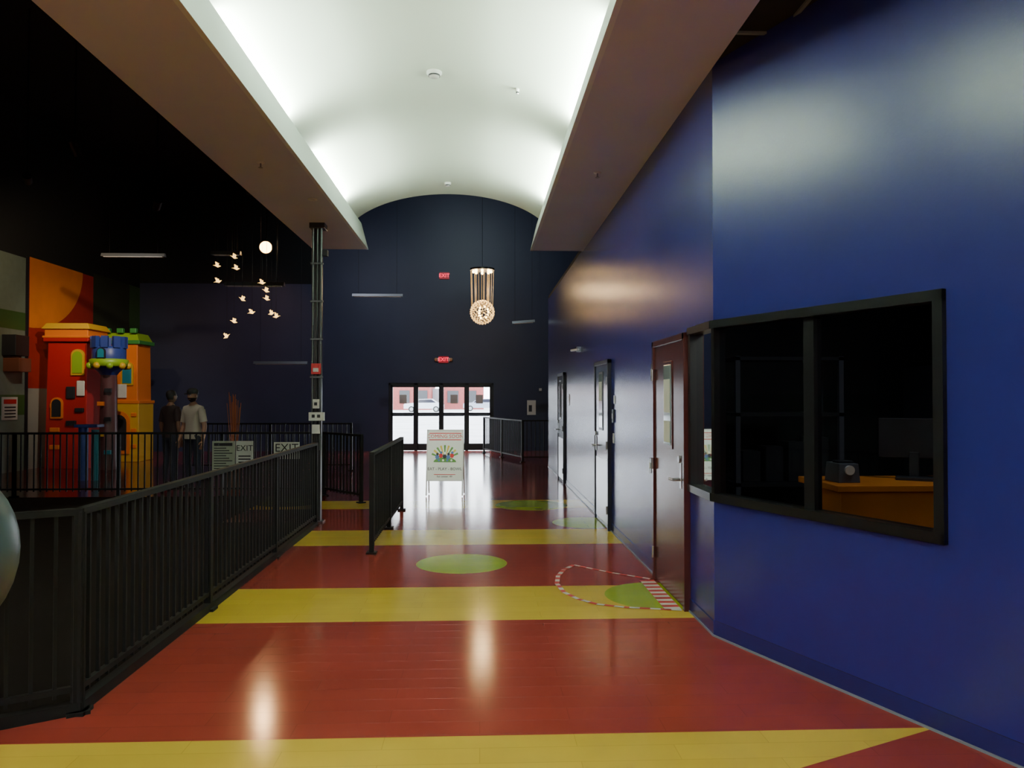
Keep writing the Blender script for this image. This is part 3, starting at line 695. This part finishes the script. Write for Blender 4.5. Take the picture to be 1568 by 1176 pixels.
# ------------------------------------------------------------------ people
SKIN=mat('skin_tan',(0.42,0.22,0.14),0.5); SKIN2=mat('skin_brown',(0.22,0.11,0.07),0.5); HAIR=mat('hair_dark',(0.015,0.011,0.010),0.6)
TEE=mat('tshirt_sand',(0.50,0.46,0.38),0.8); TEE2=mat('tshirt_charcoal_maroon',(0.035,0.018,0.020),0.8); JEAN=mat('jeans_dark',(0.03,0.035,0.06),0.8); SHOE=mat('shoe_dark',(0.02,0.02,0.02),0.5); CAP=mat('cap_black',(0.01,0.01,0.012),0.7); EYEW=mat('eye_white',(0.7,0.7,0.7),0.3)
def person(name, loc, rz, H, skin, shirt, cap, beard, bendR=0.15, bendL=0.15):
    k=H/1.75
    V=[];E=[];R=[]
    def v(x,y,z,r): V.append((x*k,y*k,z*k)); R.append((r[0]*k,r[1]*k) if isinstance(r,tuple) else (r*k,r*k)); return len(V)-1
    def e(a,c): E.append((a,c))
    pel=v(0,0,0.95,(0.155,0.11)); wa=v(0,0,1.10,(0.145,0.10)); che=v(0,-0.005,1.28,(0.165,0.115)); sh=v(0,0.0,1.42,(0.13,0.085)); nk=v(0,0.0,1.50,0.056); nk2=v(0,-0.01,1.555,0.055)
    e(pel,wa);e(wa,che);e(che,sh);e(sh,nk);e(nk,nk2)
    for s,bend in ((-1,bendR),(1,bendL)):
        sx=v(s*0.165,0,1.425,0.062); e(sh,sx)
        m1=v(s*0.205,0.005,1.28,0.050); el=v(s*0.235,0.02,1.12,0.042)
        e(sx,m1); e(m1,el)
        wx=s*0.245; wy=0.02-0.25*sin(bend); wz=1.12-0.25*cos(bend)
        fa=v((s*0.24),(0.02+wy)/2,(1.12+wz)/2,0.038); wr=v(wx,wy,wz,0.026); e(el,fa); e(fa,wr)
        d=Vector((0,-sin(bend),-cos(bend))); f=Vector((0,-cos(bend),sin(bend)))
        pm=v(wx,wy+d.y*0.05,wz+d.z*0.05,(0.018,0.036)); e(wr,pm)
        o=Vector((wx,wy,wz))
        for i,(off,L) in enumerate(((0.030,0.070),(0.010,0.080),(-0.010,0.075),(-0.028,0.058))):
            a0=o+d*0.085+f*off; a1=a0+d*L*0.5+Vector((-s*0.006,0,0)); a2=a1+d*L*0.45+Vector((-s*0.018,0,0))
            i0=v(*a0,0.010); i1=v(*a1,0.009); i2=v(*a2,0.007); e(pm,i0); e(i0,i1); e(i1,i2)
        t0=o+d*0.03+f*0.035; t1=t0+d*0.03+f*0.025+Vector((-s*0.01,0,0)); t2=t1+d*0.03+f*0.005
        i0=v(*t0,0.012); i1=v(*t1,0.010); i2=v(*t2,0.008); e(pm,i0); e(i0,i1); e(i1,i2)
        hp=v(s*0.095,0,0.88,0.098); th=v(s*0.105,-0.005,0.68,0.078); kn=v(s*0.11,-0.01,0.49,0.058); ca=v(s*0.112,0.015,0.34,0.056); an=v(s*0.115,0.02,0.09,0.038)
        he=v(s*0.117,-0.03,0.045,0.040); to=v(s*0.13,-0.15,0.035,0.033)
        e(pel,hp);e(hp,th);e(th,kn);e(kn,ca);e(ca,an);e(an,he);e(he,to)
    me=bpy.data.meshes.new(name+'_sk'); me.from_pydata(V,E,[]); ob=bpy.data.objects.new(name+'_sk',me); S.collection.objects.link(ob)
    md=ob.modifiers.new('skin','SKIN'); md.use_smooth_shade=True
    sv=me.skin_vertices[0].data
    for i,r in enumerate(R): sv[i].radius=r
    sv[0].use_root=True
    sb=ob.modifiers.new('sub','SUBSURF'); sb.levels=2
    bpy.context.view_layer.update()
    ev=bpy.data.meshes.new_from_object(ob.evaluated_get(bpy.context.evaluated_depsgraph_get()))
    b=B(name)
    vs=[b.bm.verts.new(p.co) for p in ev.vertices]
    mi={m:b.mi(m) for m in (skin,shirt,JEAN,SHOE)}
    for p in ev.polygons:
        c=p.center/k
        if c.z<0.085: m=SHOE
        elif abs(c.x)<0.215 and c.z<0.97 and not (abs(c.x)>0.19 and c.z>0.7): m=JEAN
        elif c.z>1.475 and abs(c.x)<0.085: m=skin
        elif abs(c.x)>0.175 and c.z<1.20: m=skin
        elif c.z>=0.93: m=shirt
        else: m=skin
        try: fc=b.bm.faces.new([vs[i] for i in p.vertices]); fc.material_index=mi[m]; fc.smooth=True
        except ValueError: pass
    bpy.data.objects.remove(ob); 
    hc=Vector((0,-0.02,1.645))*k; 
    nU,nV=28,20; HV=[];HF=[]
    for j in range(nV+1):
        ph=pi*j/nV
        for i in range(nU):
            th=2*pi*i/nU
            x=sin(ph)*cos(th); y=sin(ph)*sin(th); z=-cos(ph)
            X=x*0.076; Y=y*0.097; Z=z*0.118
            if z<0: X*=1-0.32*(-z)**1.5; Y*=1-0.20*(-z)**1.5
            if z<0 and y<0: Y-=0.012*(-z)
            nose=math.exp(-((x/0.16)**2))*math.exp(-(((z+0.12)/0.22)**2)) if y<0 else 0
            Y-=0.024*nose
            eye=(math.exp(-(((abs(x)-0.36)/0.16)**2))*math.exp(-(((z-0.02)/0.12)**2))) if y<0 else 0
            Y+=0.008*eye
            mo=math.exp(-((x/0.30)**2))*math.exp(-(((z+0.52)/0.08)**2)) if y<0 else 0
            Y+=0.005*mo
            HV.append(hc+Vector((X,Y,Z))*k)
    for j in range(nV):
        for i in range(nU): HF.append((j*nU+i,j*nU+(i+1)%nU,(j+1)*nU+(i+1)%nU,(j+1)*nU+i))
    i0=len(b.bm.faces); b.add(HV,HF,skin,None,True)
    b.bm.faces.ensure_lookup_table(); hi=b.mi(HAIR)
    for fc in list(b.bm.faces)[i0:]:
        c=(fc.calc_center_median()-hc)/k
        if c.z>0.062 or (c.y>0.02 and c.z>-0.05): fc.material_index=hi
        if beard and c.z<-0.045 and c.y<0.03 and not(abs(c.x)<0.02 and -0.068<c.z<-0.058): fc.material_index=hi
    for s in (-1,1):
        b.sph(hc+Vector((s*0.076,0.005,-0.005))*k,0.028*k,skin,10,(0.4,0.7,1.1))
        b.sph(hc+Vector((s*0.029,-0.083,0.006))*k,0.011*k,EYEW,8); b.sph(hc+Vector((s*0.029,-0.091,0.006))*k,0.006*k,INK,8)
        b.box(hc+Vector((s*0.030,-0.091,0.026))*k,(0.034*k,0.008*k,0.006*k),HAIR)
    b.box(hc+Vector((0,-0.094,-0.062))*k,(0.04*k,0.006*k,0.008*k),mat('lips',(0.30,0.10,0.08),0.5))
    if cap:
        prof=[(0.088*k,0.035*k),(0.090*k,0.06*k),(0.082*k,0.095*k),(0.055*k,0.125*k),(0.0001,0.135*k)]
        b.lathe(hc,prof,CAP,24,Matrix.Diagonal((0.97,1.18,1,1)))
        br=[hc+Vector((0.075*cos(t),-0.085-0.085*sin(t),0.042-0.012*sin(t)))*k for t in [j*pi/12 for j in range(13)]]
        b.poly(br,CAP); b.poly([p+Vector((0,0,-0.006)) for p in reversed(br)],CAP)
    else:
        prof=[(0.080*k,0.0),(0.085*k,0.05*k),(0.075*k,0.09*k),(0.045*k,0.118*k),(0.0001,0.128*k)]
        b.lathe(hc+Vector((0,0.016,0)),prof,HAIR,24,Matrix.Diagonal((0.98,1.12,1,1)))
    for s in (-1,1):
        b.cyl(Vector((s*0.175,0,1.40))*k,Vector((s*0.222,0.012,1.19))*k,0.064*k,shirt,16,r2=0.063*k,cap=False)
    b.lathe((0,0,0),[(0.150*k,1.02*k),(0.157*k,0.93*k),(0.160*k,0.90*k)],shirt,24,Matrix.Diagonal((1.08,0.78,1,1)))
    o=b.done(recalc=True); o.location=loc; o.rotation_euler=(0,0,rz)
    return o
person('man_in_dark_shirt',(-5.72,14.5,0),radians(150),1.76,SKIN2,TEE2,False,False,0.2,0.3)
person('man_in_tshirt_and_cap',(-5.05,13.8,0),radians(-25),1.78,SKIN,TEE,True,True,0.35,0.2)

# ------------------------------------------------------------------ world / camera
wd=bpy.data.worlds.new('overcast_sky'); S.world=wd; wd.use_nodes=True
bg=wd.node_tree.nodes['Background']; bg.inputs[0].default_value=(0.88,0.93,1.0,1); bg.inputs[1].default_value=13.0

cam=bpy.data.cameras.new('camera'); cam.lens=27.05; cam.sensor_width=36; cam.sensor_fit='HORIZONTAL'
co=bpy.data.objects.new('camera',cam); S.collection.objects.link(co); co.location=(0,0,1.65)
co.rotation_euler=(radians(90+0.97),0,radians(-2.38)); S.camera=co
